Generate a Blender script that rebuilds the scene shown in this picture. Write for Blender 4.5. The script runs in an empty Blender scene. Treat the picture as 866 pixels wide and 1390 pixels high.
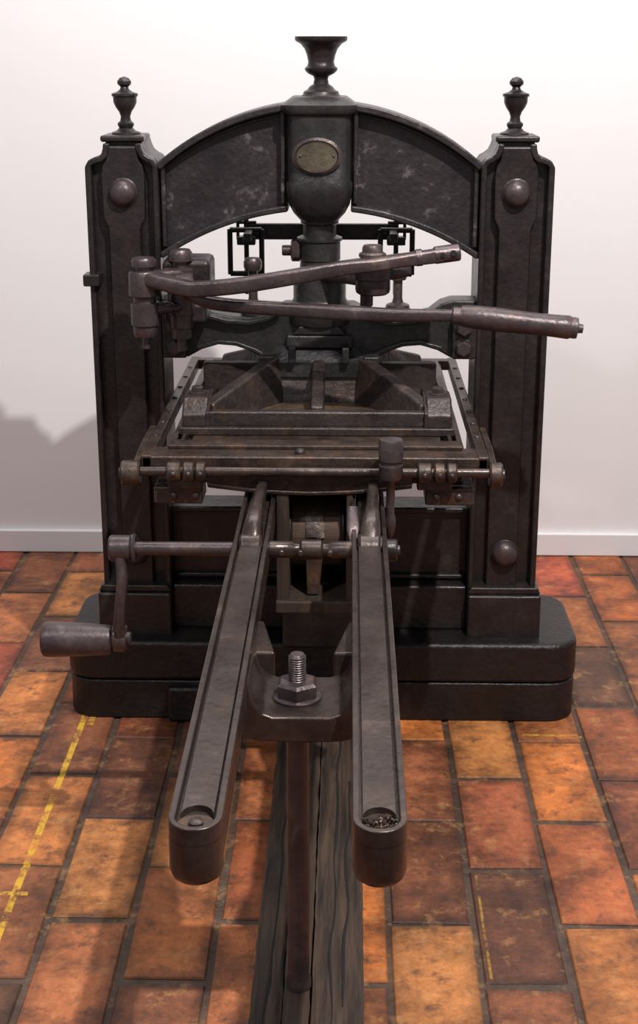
import bpy, bmesh, math, random
from mathutils import Vector, Matrix
random.seed(7)
S = bpy.context.scene
S.view_settings.view_transform = 'Standard'
col = bpy.context.collection

def lin(r, g, b):
    f = lambda c: (c/255/12.92) if c/255 <= .04045 else ((c/255+.055)/1.055)**2.4
    return (f(r), f(g), f(b), 1)

# ------------------------------------------------------------ materials
def metal(name, c1, c2, c3, rough=.42, metallic=.45, scale=9, bump=.25, chip=.64, grain=.3, rust=None):
    m = bpy.data.materials.new(name); m.use_nodes = True
    N = m.node_tree.nodes; L = m.node_tree.links
    b = N['Principled BSDF']
    tc = N.new('ShaderNodeTexCoord')
    n1 = N.new('ShaderNodeTexNoise'); n1.inputs['Scale'].default_value = scale
    n1.inputs['Detail'].default_value = 10; n1.inputs['Roughness'].default_value = .7
    n2 = N.new('ShaderNodeTexNoise'); n2.inputs['Scale'].default_value = 85
    n2.inputs['Detail'].default_value = 6
    L.new(tc.outputs['Object'], n1.inputs['Vector']); L.new(tc.outputs['Object'], n2.inputs['Vector'])
    r = N.new('ShaderNodeValToRGB')
    r.color_ramp.elements[0].position = .35; r.color_ramp.elements[0].color = lin(*c1)
    r.color_ramp.elements[1].position = .58; r.color_ramp.elements[1].color = lin(*c2)
    e = r.color_ramp.elements.new(chip+.06); e.color = lin(*c3)
    L.new(n1.outputs['Fac'], r.inputs['Fac'])
    src = r.outputs['Color']
    if rust:
        n3 = N.new('ShaderNodeTexNoise'); n3.inputs['Scale'].default_value = scale*2.3
        n3.inputs['Detail'].default_value = 10; n3.inputs['Roughness'].default_value = .75
        mp = N.new('ShaderNodeMapping'); mp.inputs['Location'].default_value = (3.1, 1.7, 5.3)
        L.new(tc.outputs['Object'], mp.inputs['Vector']); L.new(mp.outputs[0], n3.inputs['Vector'])
        r3 = N.new('ShaderNodeMapRange'); r3.inputs['From Min'].default_value = .50; r3.inputs['From Max'].default_value = .68
        r3.inputs['To Max'].default_value = .7
        L.new(n3.outputs['Fac'], r3.inputs['Value'])
        mr_ = N.new('ShaderNodeMix'); mr_.data_type = 'RGBA'
        L.new(r3.outputs[0], mr_.inputs[0]); L.new(src, mr_.inputs[6]); mr_.inputs[7].default_value = lin(*rust)
        src = mr_.outputs[2]
    mx = N.new('ShaderNodeMix'); mx.data_type = 'RGBA'; mx.blend_type = 'OVERLAY'
    mx.inputs[0].default_value = grain
    L.new(src, mx.inputs[6]); L.new(n2.outputs['Fac'], mx.inputs[7])
    L.new(mx.outputs[2], b.inputs['Base Color'])
    mr = N.new('ShaderNodeMapRange'); mr.inputs['To Min'].default_value = rough-.08
    mr.inputs['To Max'].default_value = rough+.14
    mr.inputs['From Min'].default_value = .3; mr.inputs['From Max'].default_value = .7
    L.new(n1.outputs['Fac'], mr.inputs['Value']); L.new(mr.outputs[0], b.inputs['Roughness'])
    b.inputs['Metallic'].default_value = metallic
    ad = N.new('ShaderNodeMath'); ad.operation = 'ADD'
    L.new(n1.outputs['Fac'], ad.inputs[0]); L.new(n2.outputs['Fac'], ad.inputs[1])
    bp = N.new('ShaderNodeBump'); bp.inputs['Strength'].default_value = bump
    bp.inputs['Distance'].default_value = .006
    L.new(ad.outputs[0], bp.inputs['Height']); L.new(bp.outputs[0], b.inputs['Normal'])
    return m

IRON = metal('black_painted_iron', (36,31,32), (48,42,43), (72,62,60), rough=.34, metallic=.35, bump=.25, rust=(62,50,46))
ARCH = metal('worn_arch_iron', (42,37,39), (54,48,50), (98,90,90), scale=14, chip=.575, rough=.36, metallic=.35, bump=.3)
CROWN = metal('crown_iron', (38,37,37), (52,50,50), (78,72,70), rough=.34, metallic=.35, rust=(60,52,48))
BAR = metal('burnished_bar_iron', (64,54,56), (84,73,75), (120,106,102), rough=.3, metallic=.55, bump=.2, rust=(92,74,64))
RAIL = metal('rail_iron', (56,46,44), (76,65,61), (112,96,86), rough=.27, metallic=.55, bump=.13, rust=(84,66,54))
BED = metal('rusty_bed_iron', (46,37,35), (70,57,51), (110,86,68), scale=12, bump=.35, metallic=.4, rough=.36, rust=(98,70,50))
RUST = metal('rusty_recess', (54,42,34), (82,64,48), (110,86,62), rough=.6, metallic=.2, scale=16, bump=.4)
DARKP = metal('platen_iron', (48,41,41), (68,59,58), (102,88,80), bump=.35, metallic=.4, rough=.36, rust=(90,68,52))
BASEM = metal('base_iron', (26,22,22), (37,32,32), (56,47,43), scale=7, bump=.45, metallic=.3, rough=.38)
BRASS = metal('tarnished_plate', (100,92,78), (128,118,100), (152,142,124), rough=.3, metallic=.75)
BLACK = metal('black_recess', (12,11,11), (18,16,16), (30,26,24), rough=.8, metallic=0)
GRIP = metal('worn_dark_grip', (58,48,50), (78,67,69), (112,96,94), rough=.34, metallic=.35, bump=.2, rust=(90,70,64))

def wood(name, c1, c2, axis='Y', sc=30, bump=.5, dist=.3):
    m = bpy.data.materials.new(name); m.use_nodes = True
    N = m.node_tree.nodes; L = m.node_tree.links; b = N['Principled BSDF']
    tc = N.new('ShaderNodeTexCoord'); mp = N.new('ShaderNodeMapping')
    s = [sc, sc, sc]; s['XYZ'.index(axis)] = sc*.05
    mp.inputs['Scale'].default_value = s
    n = N.new('ShaderNodeTexNoise'); n.inputs['Scale'].default_value = 2.4
    n.inputs['Detail'].default_value = 10; n.inputs['Distortion'].default_value = dist; n.inputs['Roughness'].default_value = .65
    r = N.new('ShaderNodeValToRGB')
    r.color_ramp.elements[0].position = .36; r.color_ramp.elements[0].color = lin(*c1)
    r.color_ramp.elements[1].position = .68; r.color_ramp.elements[1].color = lin(*c2)
    L.new(tc.outputs['Object'], mp.inputs['Vector']); L.new(mp.outputs[0], n.inputs['Vector'])
    L.new(n.outputs['Fac'], r.inputs['Fac']); L.new(r.outputs[0], b.inputs['Base Color'])
    b.inputs['Roughness'].default_value = .7
    bp = N.new('ShaderNodeBump'); bp.inputs['Strength'].default_value = bump
    bp.inputs['Distance'].default_value = .006
    L.new(n.outputs['Fac'], bp.inputs['Height']); L.new(bp.outputs[0], b.inputs['Normal'])
    return m
BEAMW = wood('old_oak_beam', (26,19,15), (84,64,50), 'Y', 30, .8, .5)
DRUMW = wood('drum_wood', (46,34,27), (86,64,48), 'X', 30)
CHEEKW = wood('cheek_wood', (34,27,23), (66,51,40), 'Z', 26)

# ------------------------------------------------------------ geometry helpers
press = bpy.data.objects.new('printing_press', None); col.objects.link(press)
PARENT = press

def make(name, verts, faces, mat, bev=0, smooth=True, seg=2, ang=35):
    me = bpy.data.meshes.new(name); me.from_pydata([tuple(v) for v in verts], [], faces)
    bm = bmesh.new(); bm.from_mesh(me)
    bmesh.ops.recalc_face_normals(bm, faces=bm.faces); bm.to_mesh(me); bm.free()
    me.materials.append(mat)
    if smooth:
        for p in me.polygons: p.use_smooth = True
        me.set_sharp_from_angle(angle=math.radians(ang))
    o = bpy.data.objects.new(name, me); col.objects.link(o)
    if PARENT: o.parent = PARENT
    if bev:
        md = o.modifiers.new('bev', 'BEVEL'); md.width = bev; md.segments = seg
        md.limit_method = 'ANGLE'; md.angle_limit = math.radians(30); md.harden_normals = True
    return o

def box(name, x0, x1, y0, y1, z0, z1, mat, bev=.003):
    v = [(x, y, z) for x in (x0, x1) for y in (y0, y1) for z in (z0, z1)]
    f = [(0,1,3,2),(4,6,7,5),(0,4,5,1),(2,3,7,6),(0,2,6,4),(1,5,7,3)]
    return make(name, v, f, mat, bev)

def prism(name, pts, a0, a1, axis, mat, bev=.003):
    """pts = 2-D outline; axis X:(y,z) Y:(x,z) Z:(x,y)"""
    def w(p, a):
        return {'X': (a, p[0], p[1]), 'Y': (p[0], a, p[1]), 'Z': (p[0], p[1], a)}[axis]
    n = len(pts)
    v = [w(p, a0) for p in pts] + [w(p, a1) for p in pts]
    f = [tuple(range(n)), tuple(range(2*n-1, n-1, -1))]
    f += [(i, (i+1) % n, n+(i+1) % n, n+i) for i in range(n)]
    return make(name, v, f, mat, bev)

def frame_from(d):
    d = Vector(d).normalized()
    up = Vector((0, 0, 1)) if abs(d.z) < .95 else Vector((0, 1, 0))
    s = d.cross(up).normalized(); u = s.cross(d).normalized()
    return d, s, u

def lathe(name, prof, loc, mat, axis=(0,0,1), seg=36, bev=0, sx=1, sy=1, ang=40):
    """prof = [(radius, distance along axis)]"""
    d, s, u = frame_from(axis); loc = Vector(loc)
    v = []; f = []
    for r, h in prof:
        for k in range(seg):
            a = 2*math.pi*(k+.5)/seg
            v.append(loc + d*h + s*(r*sx*math.cos(a)) + u*(r*sy*math.sin(a)))
    m = len(prof)
    for i in range(m-1):
        for k in range(seg):
            f.append((i*seg+k, i*seg+(k+1) % seg, (i+1)*seg+(k+1) % seg, (i+1)*seg+k))
    f.append(tuple(range(seg))); f.append(tuple(range((m-1)*seg, m*seg)))
    return make(name, v, f, mat, bev, ang=ang)

def rod(name, p0, p1, r, mat, r1=None, seg=28, ch=.15):
    p0 = Vector(p0); p1 = Vector(p1); L = (p1-p0).length
    r1 = r if r1 is None else r1; c = min(r, r1)*ch
    return lathe(name, [(r-c, 0), (r, c), (r1, L-c), (r1-c, L)], p0, mat, p1-p0, seg)

def hexnut(name, p, r, h, axis, mat, dome=True):
    return lathe(name, [(r, 0), (r, h*.85), (r*.84, h)], p, mat, axis, seg=6, ang=20)

def dome(name, p, r, h, axis, mat):
    pr = [(r, -.01), (r, h*.25)] + [(r*math.cos(t), h*.25+h*.75*math.sin(t)) for t in [i*math.pi/2/7 for i in range(1, 7)]] + [(r*.03, h)]
    return lathe(name, pr, p, mat, axis)

def sweep(name, pts, mat, smoothpts=True, sub=6, nsec=16, power=3.2, closed=False):
    """pts=[(x,y,z,halfwidth_side,halfheight_up)]"""
    P = [Vector(p[:3]) for p in pts]; R = [(p[3], p[4]) for p in pts]
    if smoothpts and len(P) > 2:
        Q = []; RR = []
        for i in range(len(P)-1):
            p0 = P[max(i-1, 0)]; p1 = P[i]; p2 = P[i+1]; p3 = P[min(i+2, len(P)-1)]
            for k in range(sub):
                t = k/sub
                Q.append(.5*((2*p1)+(-p0+p2)*t+(2*p0-5*p1+4*p2-p3)*t*t+(-p0+3*p1-3*p2+p3)*t**3))
                RR.append((R[i][0]*(1-t)+R[i+1][0]*t, R[i][1]*(1-t)+R[i+1][1]*t))
        Q.append(P[-1]); RR.append(R[-1]); P, R = Q, RR
    v = []; f = []; n = len(P)
    for i, p in enumerate(P):
        if closed: t = P[(i+1) % n]-P[i-1]
        else: t = P[min(i+1, n-1)]-P[max(i-1, 0)]
        d, s, u = frame_from(t)
        if abs(d.z) >= .95 and s.x < 0: s = -s
        for k in range(nsec):
            a = 2*math.pi*(k+.5)/nsec; c, q = math.cos(a), math.sin(a)
            e = 2/power
            v.append(p + s*(R[i][0]*math.copysign(abs(c)**e, c)) + u*(R[i][1]*math.copysign(abs(q)**e, q)))
    for i in range(n if closed else n-1):
        j = (i+1) % n
        for k in range(nsec):
            f.append((i*nsec+k, i*nsec+(k+1) % nsec, j*nsec+(k+1) % nsec, j*nsec+k))
    if not closed:
        f.append(tuple(range(nsec))); f.append(tuple(range((n-1)*nsec, n*nsec)))
    return make(name, v, f, mat, 0, ang=50)

def strip(name, pts, w, y0, y1, mat, bev=.002):
    """flat moulding strip following an XZ polyline, width w, from depth y0 to y1"""
    n = len(pts); L = []; Rr = []
    for i in range(n):
        a = Vector(pts[max(i-1, 0)]); b = Vector(pts[min(i+1, n-1)])
        t = (b-a).normalized(); nn = Vector((-t.y, t.x))*w/2
        L.append(Vector(pts[i])+nn); Rr.append(Vector(pts[i])-nn)
    v = []
    for i in range(n):
        v += [(L[i].x, y0, L[i].y), (Rr[i].x, y0, Rr[i].y), (Rr[i].x, y1, Rr[i].y), (L[i].x, y1, L[i].y)]
    f = [(0,1,2,3), tuple(4*(n-1)+k for k in (3,2,1,0))]
    for i in range(n-1):
        for k in range(4):
            f.append((4*i+k, 4*i+(k+1) % 4, 4*i+4+(k+1) % 4, 4*i+4+k))
    return make(name, v, f, mat, bev)

# ============================================================ FRAME
for s, sd in ((-1, 'left'), (1, 'right')):
    fx = lambda pts: [(s*x, z) for x, z in pts]
    outer = [(.513,.30),(.513,1.300),(.507,1.309),(.496,1.314),(.484,1.317),(.476,1.325),(.472,1.338),(.471,1.35)]
    inner = [(.391,1.35),(.388,1.338),(.382,1.325),(.372,1.317),(.362,1.312),(.354,1.300),(.354,.30)]
    prism('pillar_'+sd, fx(outer+inner), 3.165, 3.31, 'Y', IRON, .004)
    strip('pillar_outer_moulding_'+sd, fx([(x-.006, z-.004) for x, z in outer]), .014, 3.135, 3.18, IRON, .004)
    strip('pillar_inner_moulding_'+sd, fx([(x+.006, z-.004) for x, z in inner]), .013, 3.135, 3.18, IRON, .004)
    c = .432
    st = [(c+.036,.30),(c+.036,1.155),(c+.039,1.168),(c+.047,1.185),(c+.048,1.28),(c+.044,1.30),(c+.037,1.312),(c+.035,1.34)]
    prism('pillar_bolt_strip_'+sd, fx(st+[(2*c-x, z) for x, z in reversed(st)]), 3.14, 3.18, 'Y', IRON, .005)
    box('pillar_cap_'+sd, *(sorted((s*.384, s*.480))), 3.15, 3.26, 1.348, 1.362, IRON, .005)
    dome('top_bolt_'+sd, (s*c, 3.14, 1.24), .029, .028, (0,-1,0), GRIP)
    lathe('top_bolt_washer_'+sd, [(.033,0),(.033,.004),(.030,.006)], (s*c, 3.141, 1.24), IRON, (0,-1,0))
    dome('low_bolt_'+sd, (s*(c+.006), 3.14, .402), .031, .028, (0,-1,0), GRIP)
    lathe('low_bolt_washer_'+sd, [(.035,0),(.035,.004),(.032,.006)], (s*(c+.006), 3.141, .402), IRON, (0,-1,0))
    pr = [(.033,0),(.032,.006),(.021,.010),(.015,.016),(.018,.021),(.018,.026),(.012,.031),(.0105,.040),(.014,.050),(.021,.060),
          (.0255,.070),(.026,.082),(.029,.084),(.029,.089),(.017,.093),(.010,.098),(.0085,.103),(.015,.109),(.0155,.115),(.010,.122),(.001,.125)]
    lathe('pillar_finial_'+sd, pr, (s*.430, 3.205, 1.360), IRON)
    # plinth
    box('plinth_'+sd, *(sorted((s*.352, s*.526))), 3.11, 3.34, .195, .305, IRON, .006)
    prism('plinth_slope_'+sd, fx([(.352,.305),(.526,.305),(.518,.322),(.360,.322)]), 3.12, 3.33, 'Y', IRON, .004)
box('side_lug', -.527, -.490, 3.12, 3.17, 1.035, 1.062, IRON, .004)

def arc(cz, R, xs): return [(x, cz+math.sqrt(R*R-x*x)) for x in xs]
for s, sd in ((-1, 'left'), (1, 'right')):
    xs = [s*(.07+(.37-.07)*i/20) for i in range(21)]
    top = arc(.893, .54, xs); bot = arc(.570, .632, xs)
    prism('arch_web_'+sd, top+bot[::-1], 3.175, 3.27, 'Y', ARCH, 0)
    xs2 = [s*(.07+(.355-.07)*i/20) for i in range(21)]
    strip('arch_top_moulding_'+sd, arc(.887, .54, xs2), .016, 3.14, 3.285, ARCH, .004)
    strip('arch_inner_bead_'+sd, arc(.872, .54, xs2), .006, 3.165, 3.18, ARCH, .002)
    strip('arch_bottom_moulding_'+sd, arc(.577, .632, xs2), .014, 3.145, 3.28, ARCH, .004)
    strip('arch_end_moulding_'+sd, [(s*.080, 1.215), (s*.080, 1.42)], .010, 3.15, 3.18, ARCH, .003)
    strip('arch_side_bead_'+sd, [(s*.345, 1.12), (s*.345, 1.30)], .010, 3.15, 3.18, ARCH, .003)

# crown box: loft of rounded squares
def loft(name, rings, cx, cy, mat, n=40, power=4.5):
    v = []; f = []
    for a, b, z in rings:
        for k in range(n):
            t = 2*math.pi*k/n; c, q = math.cos(t), math.sin(t); e = 2/power
            v.append((cx+a*math.copysign(abs(c)**e, c), cy+b*math.copysign(abs(q)**e, q), z))
    for i in range(len(rings)-1):
        for k in range(n):
            f.append((i*n+k, i*n+(k+1) % n, (i+1)*n+(k+1) % n, (i+1)*n+k))
    f.append(tuple(range(n))); f.append(tuple(range((len(rings)-1)*n, len(rings)*n)))
    return make(name, v, f, mat, 0, ang=45)
loft('crown_box', [(.036,.05,1.176),(.044,.058,1.180),(.058,.072,1.196),(.068,.083,1.215),(.073,.090,1.240),(.074,.092,1.262),
     (.070,.090,1.267),(.070,.090,1.405),(.076,.096,1.409),(.076,.096,1.418)], 0, 3.195, CROWN)
loft('crown_cornice', [(.080,.100,1.412),(.083,.102,1.418),(.083,.102,1.428),(.074,.092,1.434),(.060,.078,1.444)], 0, 3.195, CROWN)
lathe('crown_urn', [(.060,1.435),(.045,1.444),(.040,1.448),(.038,1.454),(.030,1.458),(.026,1.464),(.017,1.470),(.015,1.480),(.017,1.486),
      (.029,1.492),(.035,1.498),(.036,1.503),(.030,1.508),(.028,1.516),(.031,1.530),(.036,1.543),(.045,1.554),(.055,1.559),(.057,1.562),(.057,1.569),
      (.050,1.569),(.040,1.555),(.03,1.54),(.002,1.535)], (.003, 3.195, 0), IRON)
lathe('name_plate_rim', [(.042,0),(.042,.012),(.036,.016),(.034,.009),(.001,.009)], (-.004, 3.112, 1.322), BAR, (0,-1,0), seg=48, sx=1.3, sy=.94)
lathe('name_plate', [(.034,0),(.034,.0105),(.001,.0112)], (-.004, 3.112, 1.322), BRASS, (0,-1,0), seg=48, sx=1.3, sy=.94)
for dx in (-.036, .036):
    dome('name_plate_screw', (-.004+dx, 3.101, 1.322), .003, .002, (0,-1,0), BAR)

# piston column
lathe('piston_column', [(.046,.94),(.075,.945),(.078,.96),(.078,.985),(.064,.992),(.060,1.0),(.060,1.052),(.056,1.056),(.046,1.060),(.044,1.085),
      (.047,1.088),(.047,1.128),(.051,1.131),(.051,1.137),(.038,1.142),(.037,1.165),(.043,1.170),(.043,1.19)], (0, 3.195, 0), CROWN)

# cross beam (platen guide)
h = [(.0,.99),(.08,.988),(.11,.972),(.15,.960),(.20,.962),(.25,.972),(.275,.992),(.30,1.0),(.356,1.0),(.356,.868),(.30,.868),
     (.27,.885),(.23,.897),(.18,.892),(.14,.872),(.11,.855),(.0,.855)]
prism('guide_beam', h+[(-x, z) for x, z in reversed(h[1:-1])], 3.16, 3.235, 'Y', CROWN, .005)
for s in (-1, 1):
    strip('guide_beam_moulding', [(s*.09,.975),(s*.12,.958),(s*.16,.950),(s*.21,.953),(s*.255,.965)], .012, 3.14, 3.18, CROWN, .004)
    strip('guide_beam_low_moulding', [(s*.12,.872),(s*.15,.888),(s*.19,.902),(s*.23,.905),(s*.28,.892)], .010, 3.145, 3.18, CROWN, .003)
    box('guide_flange', *sorted((s*.300, s*.354)), 3.125, 3.175, .872, .975, CROWN, .005)
    for z in (.945, .898):
        hexnut('guide_bolt', (s*.325, 3.126, z), .018, .018, (0,-1,0), BAR)
        lathe('guide_washer', [(.022,0),(.022,.004),(.02,.005)], (s*.325, 3.127, z), IRON, (0,-1,0))
# hub on platen
loft('platen_hub', [(.128,.11,.835),(.128,.11,.868),(.120,.10,.875),(.105,.085,.890),(.080,.07,.898)], 0, 3.215, CROWN, power=8)
box('hub_cap', -.075, .075, 3.13, 3.30, .893, .925, CROWN, .006)
prism('hub_cap_roof', [(-.06,.925),(.06,.925),(.045,.945),(-.045,.945)], 3.13, 3.29, 'Y', CROWN, .004)
for s in (-1, 1):
    box('hub_lug', *sorted((s*.052, s*.068)), 3.085, 3.13, .870, .905, CROWN, .003)
    box('hub_foot', *sorted((s*.10, s*.135)), 3.10, 3.30, .86, .882, CROWN, .004)

# ============================================================ PLATEN
box('platen_plate', -.292, .292, 2.885, 3.47, .757, .774, DARKP, .003)
box('platen_pan_floor', -.24, .24, 2.93, 3.45, .772, .778, RUST, 0)
box('platen_front_ledge', -.235, .235, 2.900, 2.925, .772, .806, DARKP, .005)
box('platen_back_ledge', -.24, .24, 3.44, 3.465, .772, .803, DARKP, .005)
for s in (-1, 1):
    box('platen_side_flange', *sorted((s*.272, s*.290)), 2.96, 3.46, .772, .800, DARKP, .004)
    box('platen_side_inner', *sorted((s*.236, s*.246)), 2.96, 3.44, .772, .792, DARKP, .003)
    prism('platen_corner_block', [(2.893,.772),(2.893,.800),(2.925,.832),(2.995,.832),(3.03,.772)], s*.232, s*.287, 'X', DARKP, .005)
    prism('platen_corner_web', [(2.89,.772),(2.89,.806),(2.94,.828),(3.02,.828),(3.05,.772)], s*.228, s*.236, 'X', DARKP, .002)
    hexnut('platen_corner_bolt', (s*.260, 2.965, .832), .014, .014, (0,0,1), BAR)
    lathe('platen_corner_washer', [(.02,0),(.02,.003),(.018,.004)], (s*.260, 2.965, .831), BAR)
    # diagonal ribs
    for (y1, y2, nm) in ((2.925, 3.12, 'front'), (3.44, 3.27, 'back')):
        p0 = Vector((s*.235, y1)); p1 = Vector((s*.100, y2)); t = (p1-p0).normalized(); nn = Vector((-t.y, t.x))*.015
        v = []
        for p, zt in ((p0, .818), (p0.lerp(p1, .5), .850), (p1, .880)):
            for q in (p+nn*1.9, p-nn*1.9): v.append((q.x, q.y, .775))
            for q in (p-nn, p+nn): v.append((q.x, q.y, zt))
        f = [(0,1,2,3), (11,10,9,8)]
        for i in (0, 4):
            for k in range(4): f.append((i+k, i+(k+1) % 4, i+4+(k+1) % 4, i+4+k))
        make('platen_diagonal_rib_'+nm, v, f, DARKP, .006)
    lathe('platen_spring_seat', [(.052,0),(.054,.010),(.050,.015),(.042,.014),(.038,.004),(.001,.003)], (s*.185, 3.29, .800), DARKP, sx=1.15)
    box('platen_side_rib', *sorted((s*.10, s*.27)), 3.19, 3.22, .775, .848, DARKP, .004)
prism('platen_centre_rib', [(2.92,.775),(2.92,.812),(3.02,.842),(3.10,.872),(3.14,.872),(3.14,.775)], -.014, .014, 'X', DARKP, .005)
v = [(-.11,3.10,.775),(.11,3.10,.775),(.105,3.125,.868),(-.105,3.125,.868),(-.11,3.33,.775),(.11,3.33,.775),(.105,3.31,.868),(-.105,3.31,.868)]
make('platen_centre_block', v, [(0,1,2,3),(4,5,6,7),(0,1,5,4),(3,2,6,7),(1,2,6,5),(0,3,7,4)], DARKP, .004)

# ============================================================ BED + TYMPAN FRAME
box('bed_slab', -.300, .300, 2.74, 3.62, .697, .738, BED, .004)
box('bed_forme', -.262, .262, 2.80, 3.56, .737, .757, BED, .002)
for s in (-1, 1):
    box('tympan_side_bar', *sorted((s*.326, s*.348)), 2.70, 3.64, .736, .766, BED, .003)
    box('bed_side_edge', *sorted((s*.294, s*.306)), 2.74, 3.62, .730, .757, BED, .002)
    box('tympan_inner_bar', *sorted((s*.276, s*.284)), 2.76, 3.60, .752, .762, BED, .002)
    for k in range(7):
        yy = 2.85+k*.11
        dome('tympan_bar_rivet', (s*.337, yy, .766), .006, .004, (0,0,1), BAR)
    # ear bosses
    eo = .386 if s < 0 else .374
    rod('tympan_ear', (s*.348, 2.69, .733), (s*eo, 2.69, .733), .025, BED)
    rod('tympan_ear_pin', (s*.352, 2.69, .733), (s*(eo+.005), 2.69, .733), .011, BAR)
    prism('ear_arm', [(2.68,.72),(2.68,.75),(2.80,.762),(2.95,.762),(2.95,.742),(2.80,.735)], s*.350, s*.364, 'X', BED, .003)
    # hinge knuckles & lower blocks
    a = -.294 if s < 0 else .205
    for i, w in ((0, .028), (.033, .022), (.058, .02)):
        rod('hinge_knuckle', (a+i, 2.682, .738), (a+i+w, 2.682, .738), .020, BED, seg=24)
        dome('hinge_screw', (a+i+w*.5, 2.663, .738), .005, .004, (0,-1,0), BAR)
    box('hinge_leaf', a+.0, a+.07, 2.685, 2.72, .700, .735, BED, .004)
    box('bed_foot_block', (a-.03 if s < 0 else a+.018), (a+.068 if s < 0 else a+.115), 2.70, 2.78, .664, .700, BED, .004)
    for q in (0, .045):
        dome('foot_block_bolt', (a+.01+q+(.0 if s < 0 else .03), 2.70, .683), .007, .006, (0,-1,0), BAR)
box('tympan_front_bar', -.348, .348, 2.70, 2.775, .738, .764, BED, .004)
box('tympan_front_lip', -.30, .30, 2.755, 2.775, .764, .772, BED, .002)
box('frisket_front_bar', -.300, .300, 2.80, 2.83, .757, .764, BED, .002)
box('tympan_back_bar', -.348, .348, 3.61, 3.64, .738, .764, BED, .003)
rod('hinge_rod', (-.348, 2.684, .738), (.348, 2.684, .738), .0095, RAIL)
n = 24
ap = [(-.215+.41*i/n, .699-.016*math.sin(math.pi*i/n)) for i in range(n+1)]
prism('bed_apron', [(-.222,.736)]+ap+[(.20,.736)], 2.70, 2.715, 'Y', BED, .002)
sweep('apron_beading', [(x, 2.70, z+.006, .004, .004) for x, z in ap[::4]], BED, smoothpts=True)
dome('front_catch', (-.03, 2.73, .764), .011, .010, (0,0,1), IRON)
# upright bed handle
lathe('bed_handle_upright', [(.004,-.125),(.008,-.12),(.011,-.10),(.011,-.085),(.008,-.075),(.009,-.01),(.013,-.005),(.021,-.003),(.024,.004),(.024,.026),(.021,.028),(.021,.033),
      (.024,.036),(.0245,.070),(.022,.077),(.004,.078)], (.151, 2.645, .740), BAR)

# ============================================================ RAILS
def rail_outline(x0, x1, inset=0, yend=3.55, ytip=1.444, n=14):
    r = (x1-x0)/2; cx = (x0+x1)/2; cy = ytip+r
    r2 = r-inset
    pts = [(cx+r2, yend)]
    pts += [(cx+r2*math.cos(-math.pi*i/n), cy+r2*math.sin(-math.pi*i/n)) for i in range(n+1)]
    pts += [(cx-r2, yend)]
    return pts
for s, sd in ((-1, 'left'), (1, 'right')):
    x0, x1 = (-.144, -.079) if s < 0 else (.075, .140)
    cx = (x0+x1)/2; cy = 1.444+.0325
    prism('rail_body_'+sd, rail_outline(x0, x1), .618, .659, 'Z', RAIL, .004)
    # raised perimeter lip
    o = rail_outline(x0, x1); i_ = rail_outline(x0, x1, .0085)
    v = []; m_ = len(o)
    for k in range(m_):
        v += [(o[k][0], o[k][1], .652), (o[k][0], o[k][1], .677), (i_[k][0], i_[k][1], .677), (i_[k][0], i_[k][1], .652)]
    f = [(0,1,2,3), tuple(4*(m_-1)+k for k in (3,2,1,0))]
    for k in range(m_-1):
        for q in range(4): f.append((4*k+q, 4*k+(q+1) % 4, 4*k+4+(q+1) % 4, 4*k+4+q))
    make('rail_lip_'+sd, v, f, RAIL, .002)
    # running surface with concave end leaving a round oil pocket
    rr = .020; r3 = .0235
    pts = [(cx+rr, 3.55)] + [(cx+rr*math.cos(t), cy+.016+r3*math.sin(t)) for t in [math.pi*k/12 for k in range(13)]] + [(cx-rr, 3.55)]
    prism('rail_running_strip_'+sd, pts, .655, .668, 'Z', RAIL, .002)
    lathe('rail_end_boss_'+sd, [(.024,.597),(.030,.602),(.0325,.610),(.0325,.650)], (cx, cy, 0), RAIL)
    lathe('rail_pocket_'+sd, [(.0235,.652),(.0235,.6625),(.001,.6625)], (cx, cy+.003, 0), BLACK if s > 0 else RUST)
    if s < 0:
        lathe('pocket_plug', [(.009,.660),(.009,.667),(.004,.669),(.001,.669)], (cx, cy+.004, 0), RAIL)
    else:
        for k in range(90):
            a = random.random()*6.28; q = .020*math.sqrt(random.random()); h0 = random.uniform(.002,.009)
            a2 = random.random()*6.28
            p = Vector((cx+q*math.cos(a), cy+.004+q*math.sin(a), .662))
            rod('pocket_rust_flake', p, p+Vector((.004*math.cos(a2), .004*math.sin(a2), h0)), random.uniform(.0008,.0018), BED, seg=5)
    # side web under rail near frame
    box('rail_web_'+sd, cx-.012, cx+.012, 2.0, 3.5, .575, .619, RAIL, .004)
# bridge + leg
BX = -.008
h = [(.0,.600),(.042,.600),(.058,.606),(.070,.622),(.078,.655),(.086,.655),(.10,.618),(.13,.618),(.13,.585),(.095,.570),(.06,.560),(0,.558)]
prism('rail_bridge', h+[(-x, z) for x, z in reversed(h[1:-1])], 1.885, 2.03, 'Y', RAIL, .006)
for s in (-1, 1):
    prism('bridge_gusset', [(s*.045,2.03),(s*.085,2.03),(s*.085,2.16),(s*.070,2.16)], .59, .64, 'Z', RAIL, .005)
hexnut('bridge_nut', (BX, 1.955, .600), .034, .029, (0,0,1), BAR)
lathe('bridge_washer', [(.038,.598),(.038,.604),(.035,.606)], (BX, 1.955, 0), BAR)
th = []
for k in range(12):
    z = .624+k*.0038
    th += [(.0115, z), (.0135, z+.0019)]
lathe('bridge_stud', [(.0115,.60)]+th+[(.010,.672),(.001,.672)], (BX, 1.955, 0), BAR, ang=20)
lathe('support_leg', [(.0205,.0),(.0205,.012),(.0175,.02),(.0175,.46),(.021,.464),(.021,.475)], (BX, 1.955, .084), GRIP)

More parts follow.
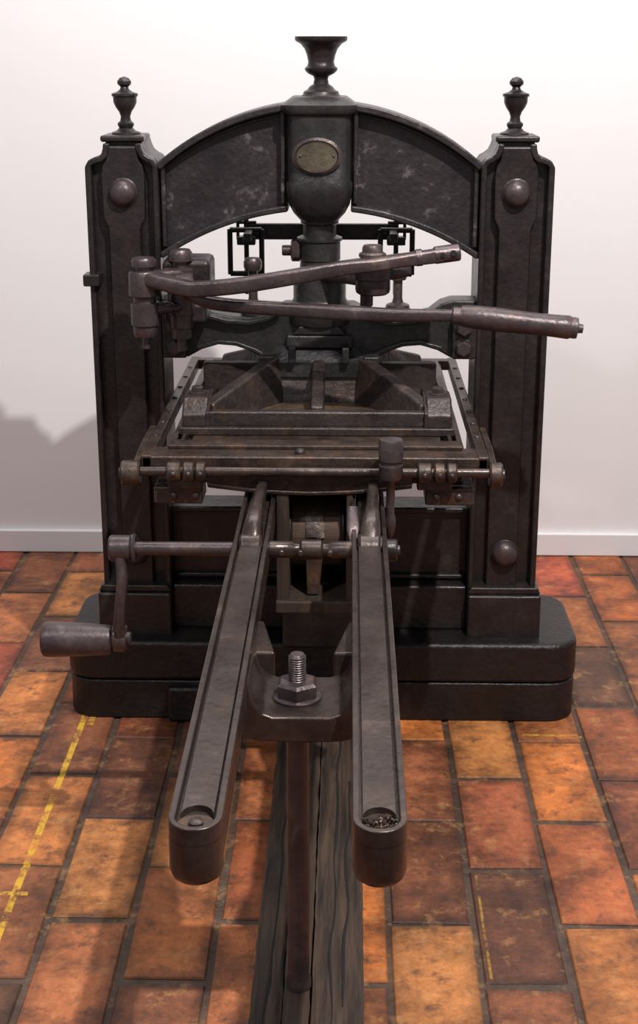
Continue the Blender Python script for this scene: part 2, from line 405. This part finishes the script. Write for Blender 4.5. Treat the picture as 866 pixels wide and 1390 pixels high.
# ============================================================ WINDING GEAR
AY, AZ = 2.47, .652
rod('rounce_axle', (-.355, AY, AZ), (-.10, AY, AZ), .013, BAR)
rod('rounce_axle_inner', (-.10, AY, AZ), (.165, AY, AZ), .0095, BAR)
lathe('axle_middle_sleeve', [(.012,0),(.016,.004),(.016,.045),(.012,.05),(.012,.06),(.019,.064),(.019,.10),(.012,.104),(.012,.115),(.016,.12),(.016,.158),(.012,.16)],
      (-.082, AY, AZ), RAIL, (1,0,0))
for x in (-.055, -.02, .035): rod('axle_pin', (x, AY-.024, AZ), (x, AY+.024, AZ), .005, BAR, seg=12)
rod('axle_end_nut', (.135, AY, AZ), (.160, AY, AZ), .021, IRON)
rod('axle_end_collar', (.120, AY, AZ), (.135, AY, AZ), .027, IRON)
rod('crank_hub', (-.378, AY, AZ), (-.335, AY, AZ), .025, BAR)
rod('crank_hub_flange', (-.336, AY, AZ), (-.328, AY, AZ), .029, BAR)
sweep('crank_arm', [(-.357,AY,AZ,.011,.020),(-.354,AY-.012,.60,.010,.018),(-.359,AY-.020,.54,.010,.016),(-.364,AY-.012,.50,.011,.018),(-.366,AY,.470,.012,.022)], BAR)
rod('crank_eye', (-.380, AY, .470), (-.352, AY, .470), .026, BAR)
rod('crank_eye_pin', (-.354, AY, .470), (-.344, AY, .470), .012, BAR)
lathe('crank_grip', [(.022,0),(.027,.003),(.029,.012),(.032,.06),(.034,.120),(.033,.130),(.028,.134),(.001,.135)], (-.380, AY, .466), GRIP, (-1,0,0))
for s in (-1, 1):
    x = -.113 if s < 0 else .108
    rod('axle_bracket_ring', (x-.021, AY, AZ), (x+.021, AY, AZ), .031, RAIL)
    sweep('axle_bracket_stalk', [(x,AY,AZ+.005,.021,.024),(x+.003,AY+.03,AZ+.035,.018,.020),(x+.006,AY+.09,AZ+.052,.013,.015),(x+.010,AY+.24,AZ+.054,.010,.012)], RAIL)
    box('axle_bracket_foot', x-.024, x+.024, AY-.02, AY+.05, .640, .668, RAIL, .004)
sweep('brake_pawl', [(.080,2.50,.60,.006,.004),(.082,2.50,.645,.010,.005),(.078,2.52,.675,.013,.005),(.076,2.56,.705,.011,.005)], BAR)
# wooden drum with iron flanges between the rails
rod('girth_drum', (-.050, 2.80, .575), (.062, 2.80, .575), .072, DRUMW, ch=.04)
rod('drum_flange', (-.056, 2.80, .575), (-.046, 2.80, .575), .080, IRON, ch=.04)
rod('drum_flange', (.052, 2.80, .575), (.062, 2.80, .575), .080, IRON, ch=.04)
box('drum_cheek', -.078, -.052, 2.70, 2.95, .455, .690, CHEEKW, .004)
box('drum_cheek', .064, .078, 2.70, 2.95, .455, .690, CHEEKW, .004)
sweep('girth_strap', [(.0,2.88,.632,.024,.003),(.0,2.82,.651,.024,.003),(.0,2.765,.640,.023,.003),(.0,2.727,.585,.020,.003),(-.002,2.722,.52,.016,.003),(-.004,2.725,.462,.012,.003)], BED)
box('drum_tray', -.080, .080, 2.69, 2.96, .430, .458, CHEEKW, .005)
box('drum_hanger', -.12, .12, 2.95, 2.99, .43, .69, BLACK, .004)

# ============================================================ LOWER FRAME + BASE
box('lower_cross_plate', -.356, .356, 3.205, 3.27, .30, .492, IRON, .005)
box('lower_cross_top_rib', -.356, .356, 3.19, 3.285, .482, .497, IRON, .005)
box('lower_cross_step', -.356, .356, 3.155, 3.29, .198, .312, IRON, .008)
strip('lower_cross_bead', [(-.35,.322),(.35,.322)], .012, 3.19, 3.21, IRON, .004)
box('centre_pedestal', -.085, .085, 3.03, 3.20, .20, .34, CROWN, .01)
hexnut('pedestal_bolt', (.022, 3.06, .34), .024, .024, (0,0,1), CROWN)
rod('pedestal_stud', (.022, 3.06, .35), (.022, 3.06, .40), .012, CROWN)

def slab(name, hx, y0, y1, z0, z1, r, mat, bev):
    pts = []
    for sx_, sy_, a0 in ((1,1,0),(-1,1,90),(-1,-1,180),(1,-1,270)):
        cx = sx_*(hx-r); cy = (y1-r) if sy_ > 0 else (y0+r)
        for k in range(7):
            a = math.radians(a0+90*k/6)
            pts.append((cx+.006+r*math.cos(a), cy+r*math.sin(a)))
    return prism(name, pts, z0, z1, 'Z', mat, bev)
slab('base_upper_slab', .612, 3.065, 3.40, .100, .200, .07, BASEM, .012)
slab('base_lower_slab', .610, 3.067, 3.39, .0, .0995, .07, BASEM, .005)
box('base_front_block', -.36, .18, 3.045, 3.10, .0, .090, BASEM, .01)

# ============================================================ LEVER MECHANISM
lathe('fulcrum_post', [(.008,-.175),(.008,-.150),(.024,-.148),(.027,-.142),(.027,-.125),(.031,-.122),(.031,-.075),(.025,-.072),(.025,-.062),(.034,-.058),(.034,-.040),(.033,-.010),
      (.030,-.006),(.018,-.004),(.018,.002),(.026,.004),(.027,.016),(.023,.022),(.002,.023)], (-.372, 3.0, 1.096), BAR)
lathe('fulcrum_post_rear', [(.012,-.20),(.012,-.175),(.022,-.172),(.022,-.150),(.026,-.148),(.026,-.12),(.03,-.118),(.03,-.02),(.017,-.016),(.017,-.004),(.026,-.002),(.027,.014),
      (.022,.022),(.002,.023)], (-.300, 3.055, 1.106), BAR)
hexnut('fulcrum_lower_nut', (-.300, 3.055, .935), .024, .022, (0,0,1), BAR)
box('fulcrum_bracket', -.34, -.235, 3.05, 3.17, 1.035, 1.105, IRON, .012)
box('fulcrum_bracket_low', -.34, -.245, 3.05, 3.17, .965, 1.01, IRON, .010)
sweep('fulcrum_link_top', [(-.375,3.0,1.074,.026,.013),(-.34,3.02,1.076,.022,.012),(-.30,3.055,1.078,.030,.013)], BAR)
sweep('fulcrum_link_low', [(-.375,3.0,1.005,.028,.013),(-.34,3.02,1.006,.022,.012),(-.30,3.055,1.006,.028,.013)], BAR)
sweep('connecting_bar', [(-.372,3.0,1.076,.024,.015),(-.335,2.975,1.072,.024,.015),(-.29,2.95,1.064,.019,.016),(-.25,2.94,1.061,.017,.0165),(-.158,2.93,1.071,.016,.0165),
      (-.05,2.935,1.088,.016,.016),(.05,2.95,1.104,.018,.015),(.12,2.965,1.111,.026,.014),(.19,2.975,1.119,.018,.014),(.262,2.98,1.128,.015,.015)], BAR, power=5)
rod('connecting_bar_collar', (.205,2.976,1.122), (.222,2.977,1.124), .018, BAR)
rod('connecting_bar_end', (.245, 2.98, 1.127), (.300, 2.985, 1.134), .0185, BAR)
rod('connecting_bar_end_hole', (.285, 2.963, 1.134), (.285, 2.97, 1.133), .007, BLACK, seg=14)
rod('connecting_bar_end_hole_b', (.263, 2.960, 1.131), (.263, 2.97, 1.13), .005, BLACK, seg=14)
sweep('pull_bar', [(-.300,3.05,1.075,.028,.013),(-.285,3.01,1.058,.022,.013),(-.255,2.985,1.036,.016,.014),(-.20,2.965,1.024,.015,.014),(-.05,2.94,1.018,.015,.015),(.05,2.925,1.015,.016,.016),
      (.15,2.905,1.014,.015,.014),(.24,2.89,1.016,.012,.0125),(.30,2.88,1.017,.012,.012)], BAR, power=3.5)
rod('pull_bar_square', (.280, 2.883, 1.017), (.303, 2.88, 1.016), .020, BAR, seg=10)
lathe('pull_bar_handle', [(.012,0),(.021,.002),(.0225,.008),(.0245,.03),(.0255,.07),(.0235,.12),(.0225,.16),(.0235,.20),(.0245,.222),(.022,.228),(.0215,.231),(.0225,.233),(.021,.241),(.010,.243),(.009,.252),(.001,.253)],
      (.296, 2.882, 1.0175), GRIP, (.25, -.03, -.021))
# toggle
lathe('toggle_knuckle', [(.030,-.062),(.036,-.058),(.038,-.05),(.038,-.03),(.044,-.027),(.044,-.004),(.030,0)], (.118, 3.02, 1.100), BAR)
lathe('toggle_bolt_head', [(.022,0),(.029,.004),(.029,.010),(.022,.014),(.022,.022),(.019,.028),(.001,.029)], (.116, 2.985, 1.120), BAR)
sweep('toggle_link', [(.12,3.02,1.07,.036,.016),(.07,3.09,1.065,.026,.016),(.01,3.16,1.06,.024,.018)], BAR)
sweep('toggle_spur', [(.12,3.02,1.080,.026,.014),(.16,3.03,1.082,.018,.013),(.195,3.05,1.085,.012,.012)], BAR)
rod('toggle_pin', (.105, 3.03, 1.01), (.105, 3.03, 1.045), .014, BAR)
hexnut('column_side_nut', (-.045, 3.19, 1.108), .025, .020, (-1,0,0), BAR)
rod('column_side_stud', (-.04, 3.19, 1.108), (-.085, 3.19, 1.108), .012, BAR)
# tie bolts on beam
for x, zt in ((-.152, 1.09), (.178, 1.07)):
    lathe('tie_bolt', [(.028,.962),(.030,.972),(.026,.985),(.013,.99),(.0105,1.0),(.0105,zt-.03),(.018,zt-.028),(.021,zt-.02),(.021,zt-.008),(.016,zt),(.001,zt+.001)], (x, 3.195, 0), BAR)
# rear suspension loops and bar
for s in (-1, 1):
    x0, x1 = (-.215, -.140) if s < 0 else (.140, .215)
    y = 3.34
    for a, b in (((x0,y,1.135),(x1,y,1.135)), ((x0,y,1.03),(x0,y,1.137)), ((x1,y,1.03),(x1,y,1.137)), ((x0,y,1.032),(x1,y,1.032))):
        rod('suspension_loop_side', a, b, .0065, IRON, seg=12)
    xm = (x0+x1)/2
    rod('suspension_post', (xm, 3.36, .98), (xm, 3.36, 1.165), .006, IRON, seg=12)
    box('suspension_clip', xm-.022, xm+.022, 3.345, 3.375, 1.098, 1.118, IRON, .003)
    rod('suspension_hook', (xm+s*.02, 3.36, 1.11), (xm+s*.02, 3.36, 1.16), .004, IRON, seg=10)
    rod('suspension_hook_top', (xm-.02, 3.36, 1.150), (xm+.024, 3.36, 1.150), .004, IRON, seg=10)
box('rear_spring_bar', -.18, .18, 3.37, 3.385, 1.108, 1.146, IRON, .003)
box('rear_guide_beam', -.356, .356, 3.33, 3.36, .87, .93, CROWN, .005)
box('rear_guide_mount', -.356, -.32, 3.28, 3.36, .87, .95, IRON, .004)
box('rear_guide_mount', .32, .356, 3.28, 3.36, .87, .95, IRON, .004)
for s in (-1, 1):
    box('rear_bar_arm', *sorted((s*.16, s*.178)), 3.26, 3.385, 1.118, 1.136, IRON, .003)

# ============================================================ FLOOR BEAM
beam = bpy.data.objects.new('timber_beam', None); col.objects.link(beam); PARENT = beam
def rough_beam(name, x0, x1, y0, y1, z0, z1, mat, sd):
    rnd = random.Random(sd); n = 60; v = []; f = []
    m_ = 9
    for i in range(n+1):
        y = y0+(y1-y0)*i/n
        top = []
        for k in range(m_):
            x = x0+(x1-x0)*k/(m_-1)
            top.append((x+rnd.uniform(-.0012,.0012), y, z1+rnd.uniform(-.0015,.0015)-(.004 if k in (0, m_-1) else 0)))
        v += [(x0+rnd.uniform(-.002,.002), y, z0)] + top + [(x1+rnd.uniform(-.002,.002), y, z0)]
    w = m_+2
    for i in range(n):
        for k in range(w):
            f.append((i*w+k, i*w+(k+1) % w, (i+1)*w+(k+1) % w, (i+1)*w+k))
    f.append(tuple(range(w))); f.append(tuple(range(n*w, n*w+w)))
    return make(name, v, f, mat, 0)
rough_beam('beam_right_half', .014, .098, 1.35, 3.02, 0, .084, BEAMW, 3)
rough_beam('beam_left_half', -.085, -.034, 1.35, 3.02, 0, .076, BEAMW, 4)
rough_beam('beam_core', -.032, .011, 1.35, 3.02, 0, .083, BEAMW, 5)
rs = random.Random(9)
for bx, st_, nn_ in ((.040, 1.6, 15), (.066, 1.9, 9), (-.060, 1.7, 10)):
    pts = []
    for i in range(nn_):
        pts.append((bx+rs.uniform(-.005,.005)+i*.0010, st_+i*.09, (.0845 if bx > 0 else .0765), .0008+.0025*rs.random(), .0016))
    sweep('beam_split', pts, BLACK, sub=3, nsec=8)
PARENT = None

# ============================================================ FLOOR
TW, TL = .158, .361
verts = []; faces = []; cols = []   # per-corner colours
rt = random.Random(21)
pal = [(188,112,62),(168,94,56),(140,84,58),(204,134,76),(114,76,58),(148,84,56),(192,120,66),(126,78,58),(174,106,66),(152,92,62),(200,118,58),(182,100,54),(164,80,56)]
gap = .006; be = .003; ins = .026
nx0, nx1 = -22, 17
for c in range(nx0, nx1):
    xa = .304+c*TW; off = 0 if c % 2 == 0 else TL/2
    for r in range(-14, 7):
        ya = 2.43+r*TL-off+rt.uniform(-.008,.008); yb = 2.43+(r+1)*TL-off
        if ya > 4.23 or yb < -1.5: continue
        yb2 = min(yb, 4.24)
        if yb2-ya < .06: continue
        j = lambda: rt.uniform(-.003, .003)
        cx4 = [(xa+gap+j(), ya+gap+j()), (xa+TW-gap+j(), ya+gap+j()), (xa+TW-gap+j(), yb2-gap+j()), (xa+gap+j(), yb2-gap+j())]
        zt = rt.uniform(-.0015, 0)
        b0 = len(verts)
        mid = (sum(p[0] for p in cx4)/4, sum(p[1] for p in cx4)/4)
        def inn(p, d): return (p[0]+math.copysign(d, mid[0]-p[0]), p[1]+math.copysign(d, mid[1]-p[1]))
        verts += [(x, y, -.012) for x, y in cx4] + [(x, y, zt-be) for x, y in cx4]
        verts += [(*inn(p, be), zt) for p in cx4] + [(*inn(p, ins), zt) for p in cx4]
        q = [(0,1,5,4),(1,2,6,5),(2,3,7,6),(3,0,4,7),(4,5,9,8),(5,6,10,9),(6,7,11,10),(7,4,8,11),
             (8,9,13,12),(9,10,14,13),(10,11,15,14),(11,8,12,15),(12,13,14,15)]
        p = rt.choice(pal); br = rt.uniform(.85, 1.1)
        cc = lin(*[min(255, t*br) for t in p])
        ed = [rt.uniform(.4, .9) for _ in range(4)]
        ic = [rt.uniform(.8, 1.2) for _ in range(4)]
        def vc(t):
            if t >= 12: k = ic[t % 4]
            elif t >= 8: k = ed[t % 4]
            else: k = .45
            return (cc[0]*k, cc[1]*k, cc[2]*k, 1)
        for qq in q:
            faces.append(tuple(b0+t for t in qq)); cols.append([vc(t) for t in qq])
gb = len(verts)
gc = lin(84,68,58)
verts += [(-3.2,-1.6,-.005),(3.0,-1.6,-.005),(3.0,4.25,-.005),(-3.2,4.25,-.005),(-3.2,-1.6,-.06),(3.0,-1.6,-.06),(3.0,4.25,-.06),(-3.2,4.25,-.06)]
for qq in [(0,1,2,3),(7,6,5,4),(0,4,5,1),(1,5,6,2),(2,6,7,3),(3,7,4,0)]:
    faces.append(tuple(gb+t for t in qq)); cols.append([gc]*4)
me = bpy.data.meshes.new('floor'); me.from_pydata(verts, [], faces)
ca = me.color_attributes.new('tilecol', 'FLOAT_COLOR', 'CORNER')
for p in me.polygons:
    for k, li in enumerate(p.loop_indices):
        ca.data[li].color = cols[p.index][k]
fl = bpy.data.objects.new('floor', me); col.objects.link(fl)
m = bpy.data.materials.new('terracotta_tiles'); m.use_nodes = True
N = m.node_tree.nodes; L = m.node_tree.links; b = N['Principled BSDF']
at = N.new('ShaderNodeVertexColor'); at.layer_name = 'tilecol'
tc = N.new('ShaderNodeTexCoord')
def noise(sc, det, ro=.6):
    n_ = N.new('ShaderNodeTexNoise'); n_.inputs['Scale'].default_value = sc; n_.inputs['Detail'].default_value = det
    n_.inputs['Roughness'].default_value = ro; L.new(tc.outputs['Object'], n_.inputs['Vector']); return n_
def ramp(src, p0, c0, p1, c1):
    r_ = N.new('ShaderNodeValToRGB'); r_.color_ramp.elements[0].position = p0; r_.color_ramp.elements[0].color = c0
    r_.color_ramp.elements[1].position = p1; r_.color_ramp.elements[1].color = c1; L.new(src, r_.inputs['Fac']); return r_.outputs[0]
def mixc(bt, fac, a, b_):
    x = N.new('ShaderNodeMix'); x.data_type = 'RGBA'; x.blend_type = bt
    if isinstance(fac, float): x.inputs[0].default_value = fac
    else: L.new(fac, x.inputs[0])
    L.new(a, x.inputs[6])
    if isinstance(b_, tuple): x.inputs[7].default_value = b_
    else: L.new(b_, x.inputs[7])
    return x.outputs[2]
n1 = noise(5.5, 10, .74); n2 = noise(60, 8, .7); n4 = noise(16, 8, .75)
c_ = mixc('MULTIPLY', .9, at.outputs['Color'], ramp(n1.outputs['Fac'], .38, (.30,.27,.26,1), .58, (1.12,1.06,1.0,1)))
c_ = mixc('OVERLAY', .6, c_, n2.outputs['Fac'])
c_ = mixc('MIX', ramp(n4.outputs['Fac'], .54, (0,0,0,1), .72, (.5,.5,.5,1)), c_, lin(210,158,100))
c_ = mixc('MIX', ramp(n4.outputs['Fac'], .34, (.8,.8,.8,1), .47, (0,0,0,1)), c_, lin(68,47,39))
# worn yellow floor-marking paint
sep = N.new('ShaderNodeSeparateXYZ'); L.new(tc.outputs['Object'], sep.inputs[0])
def band(sock, c, w):
    a = N.new('ShaderNodeMath'); a.operation = 'SUBTRACT'; L.new(sock, a.inputs[0]); a.inputs[1].default_value = c
    a2 = N.new('ShaderNodeMath'); a2.operation = 'ABSOLUTE'; L.new(a.outputs[0], a2.inputs[0])
    a3 = N.new('ShaderNodeMath'); a3.operation = 'LESS_THAN'; L.new(a2.outputs[0], a3.inputs[0]); a3.inputs[1].default_value = w
    return a3.outputs[0]
def mul(a, b_):
    x = N.new('ShaderNodeMath'); x.operation = 'MULTIPLY'; L.new(a, x.inputs[0])
    if isinstance(b_, float): x.inputs[1].default_value = b_
    else: L.new(b_, x.inputs[1])
    return x.outputs[0]
def mx(a, b_):
    x = N.new('ShaderNodeMath'); x.operation = 'MAXIMUM'; L.new(a, x.inputs[0]); L.new(b_, x.inputs[1]); return x.outputs[0]
X, Y = sep.outputs['X'], sep.outputs['Y']
mask = mul(band(X, -.565, .007), band(Y, 2.60, .52))
mask = mx(mask, mul(mul(band(X, .322, .0025), band(Y, 2.25, .16)), .45))
mask = mx(mask, mul(mul(band(Y, 3.0, .005), band(X, .55, .07)), .6))
mask = mx(mask, mul(band(X, -.545, .007), band(Y, 3.10, .07)))
mask = mx(mask, mul(band(Y, 2.33, .006), band(X, -.60, .06)))
n3 = noise(26, 8, .75)
mask = mul(mask, ramp(n3.outputs['Fac'], .43, (0,0,0,1), .55, (.9,.9,.9,1)))
c_ = mixc('MIX', mask, c_, lin(220,174,46))
L.new(c_, b.inputs['Base Color'])
L.new(ramp(n1.outputs['Fac'], .3, (.48,.48,.48,1), .7, (.7,.7,.7,1)), b.inputs['Roughness'])
bp = N.new('ShaderNodeBump'); bp.inputs['Strength'].default_value = .55; bp.inputs['Distance'].default_value = .006
L.new(n2.outputs['Fac'], bp.inputs['Height']); L.new(bp.outputs[0], b.inputs['Normal'])
me.materials.append(m)

# ============================================================ WALL
def plaster(name, c, v=.02):
    m = bpy.data.materials.new(name); m.use_nodes = True
    N = m.node_tree.nodes; L = m.node_tree.links; b = N['Principled BSDF']
    tc = N.new('ShaderNodeTexCoord'); n = N.new('ShaderNodeTexNoise'); n.inputs['Scale'].default_value = 2.5
    n.inputs['Detail'].default_value = 4
    r = N.new('ShaderNodeValToRGB'); r.color_ramp.elements[0].color = lin(*[t*(1-v) for t in c]); r.color_ramp.elements[1].color = lin(*c)
    L.new(tc.outputs['Object'], n.inputs['Vector']); L.new(n.outputs['Fac'], r.inputs['Fac']); L.new(r.outputs[0], b.inputs['Base Color'])
    b.inputs['Roughness'].default_value = .7
    return m
box('wall_back', -3.2, 3.0, 4.24, 4.36, -.06, 3.8, plaster('white_wall_paint', (232,229,230)), 0)
box('baseboard_back', -3.2, 3.0, 4.222, 4.241, .0, .072, plaster('baseboard_paint', (226,223,224)), .003)

# ============================================================ LIGHTS
def spot(name, loc, tgt, e, ang, rad, color, blend=.5):
    l = bpy.data.lights.new(name, 'SPOT'); l.energy = e; l.spot_size = math.radians(ang); l.spot_blend = blend
    l.shadow_soft_size = rad; l.color = color
    o = bpy.data.objects.new(name, l); col.objects.link(o); o.location = loc
    o.rotation_euler = (Vector(tgt)-Vector(loc)).to_track_quat('-Z', 'Y').to_euler()
spot('ceiling_spot_key', (.9, 1.0, 3.6), (0, 3.1, .5), 540, 80, .035, (1, .965, .93))
spot('ceiling_spot_fill', (-1.2, .6, 3.4), (.2, 3.2, .8), 90, 80, .10, (1, .98, .98))
spot('ceiling_spot_wall', (.1, 2.6, 3.7), (.1, 4.24, 1.7), 85, 110, .25, (1, .985, .98), .9)
# unseen area light added high behind the press for sheen on upward faces
al = bpy.data.lights.new('sheen_area_light', 'AREA'); al.shape = 'RECTANGLE'; al.size = 2.4; al.size_y = .5; al.energy = 38; al.color = (1, .98, .97)
ao = bpy.data.objects.new('sheen_area_light', al); col.objects.link(ao); ao.location = (0, 3.75, 3.7)
ao.rotation_euler = (math.radians(-22), 0, 0)
w = bpy.data.worlds.new('museum_ambient'); S.world = w; w.use_nodes = True
w.node_tree.nodes['Background'].inputs[0].default_value = (.97, .95, .98, 1)
w.node_tree.nodes['Background'].inputs[1].default_value = .33

# ============================================================ CAMERA
cam = bpy.data.cameras.new('camera'); co = bpy.data.objects.new('camera', cam); col.objects.link(co)
co.location = (.067, 0, 1.55)
co.rotation_euler = (math.radians(90-17.1), 0, math.radians(1.23))
cam.sensor_fit = 'AUTO'; cam.sensor_width = 36; cam.lens = 1912/1390*36
cam.shift_y = -45/1390
cam.clip_start = .05
S.camera = co
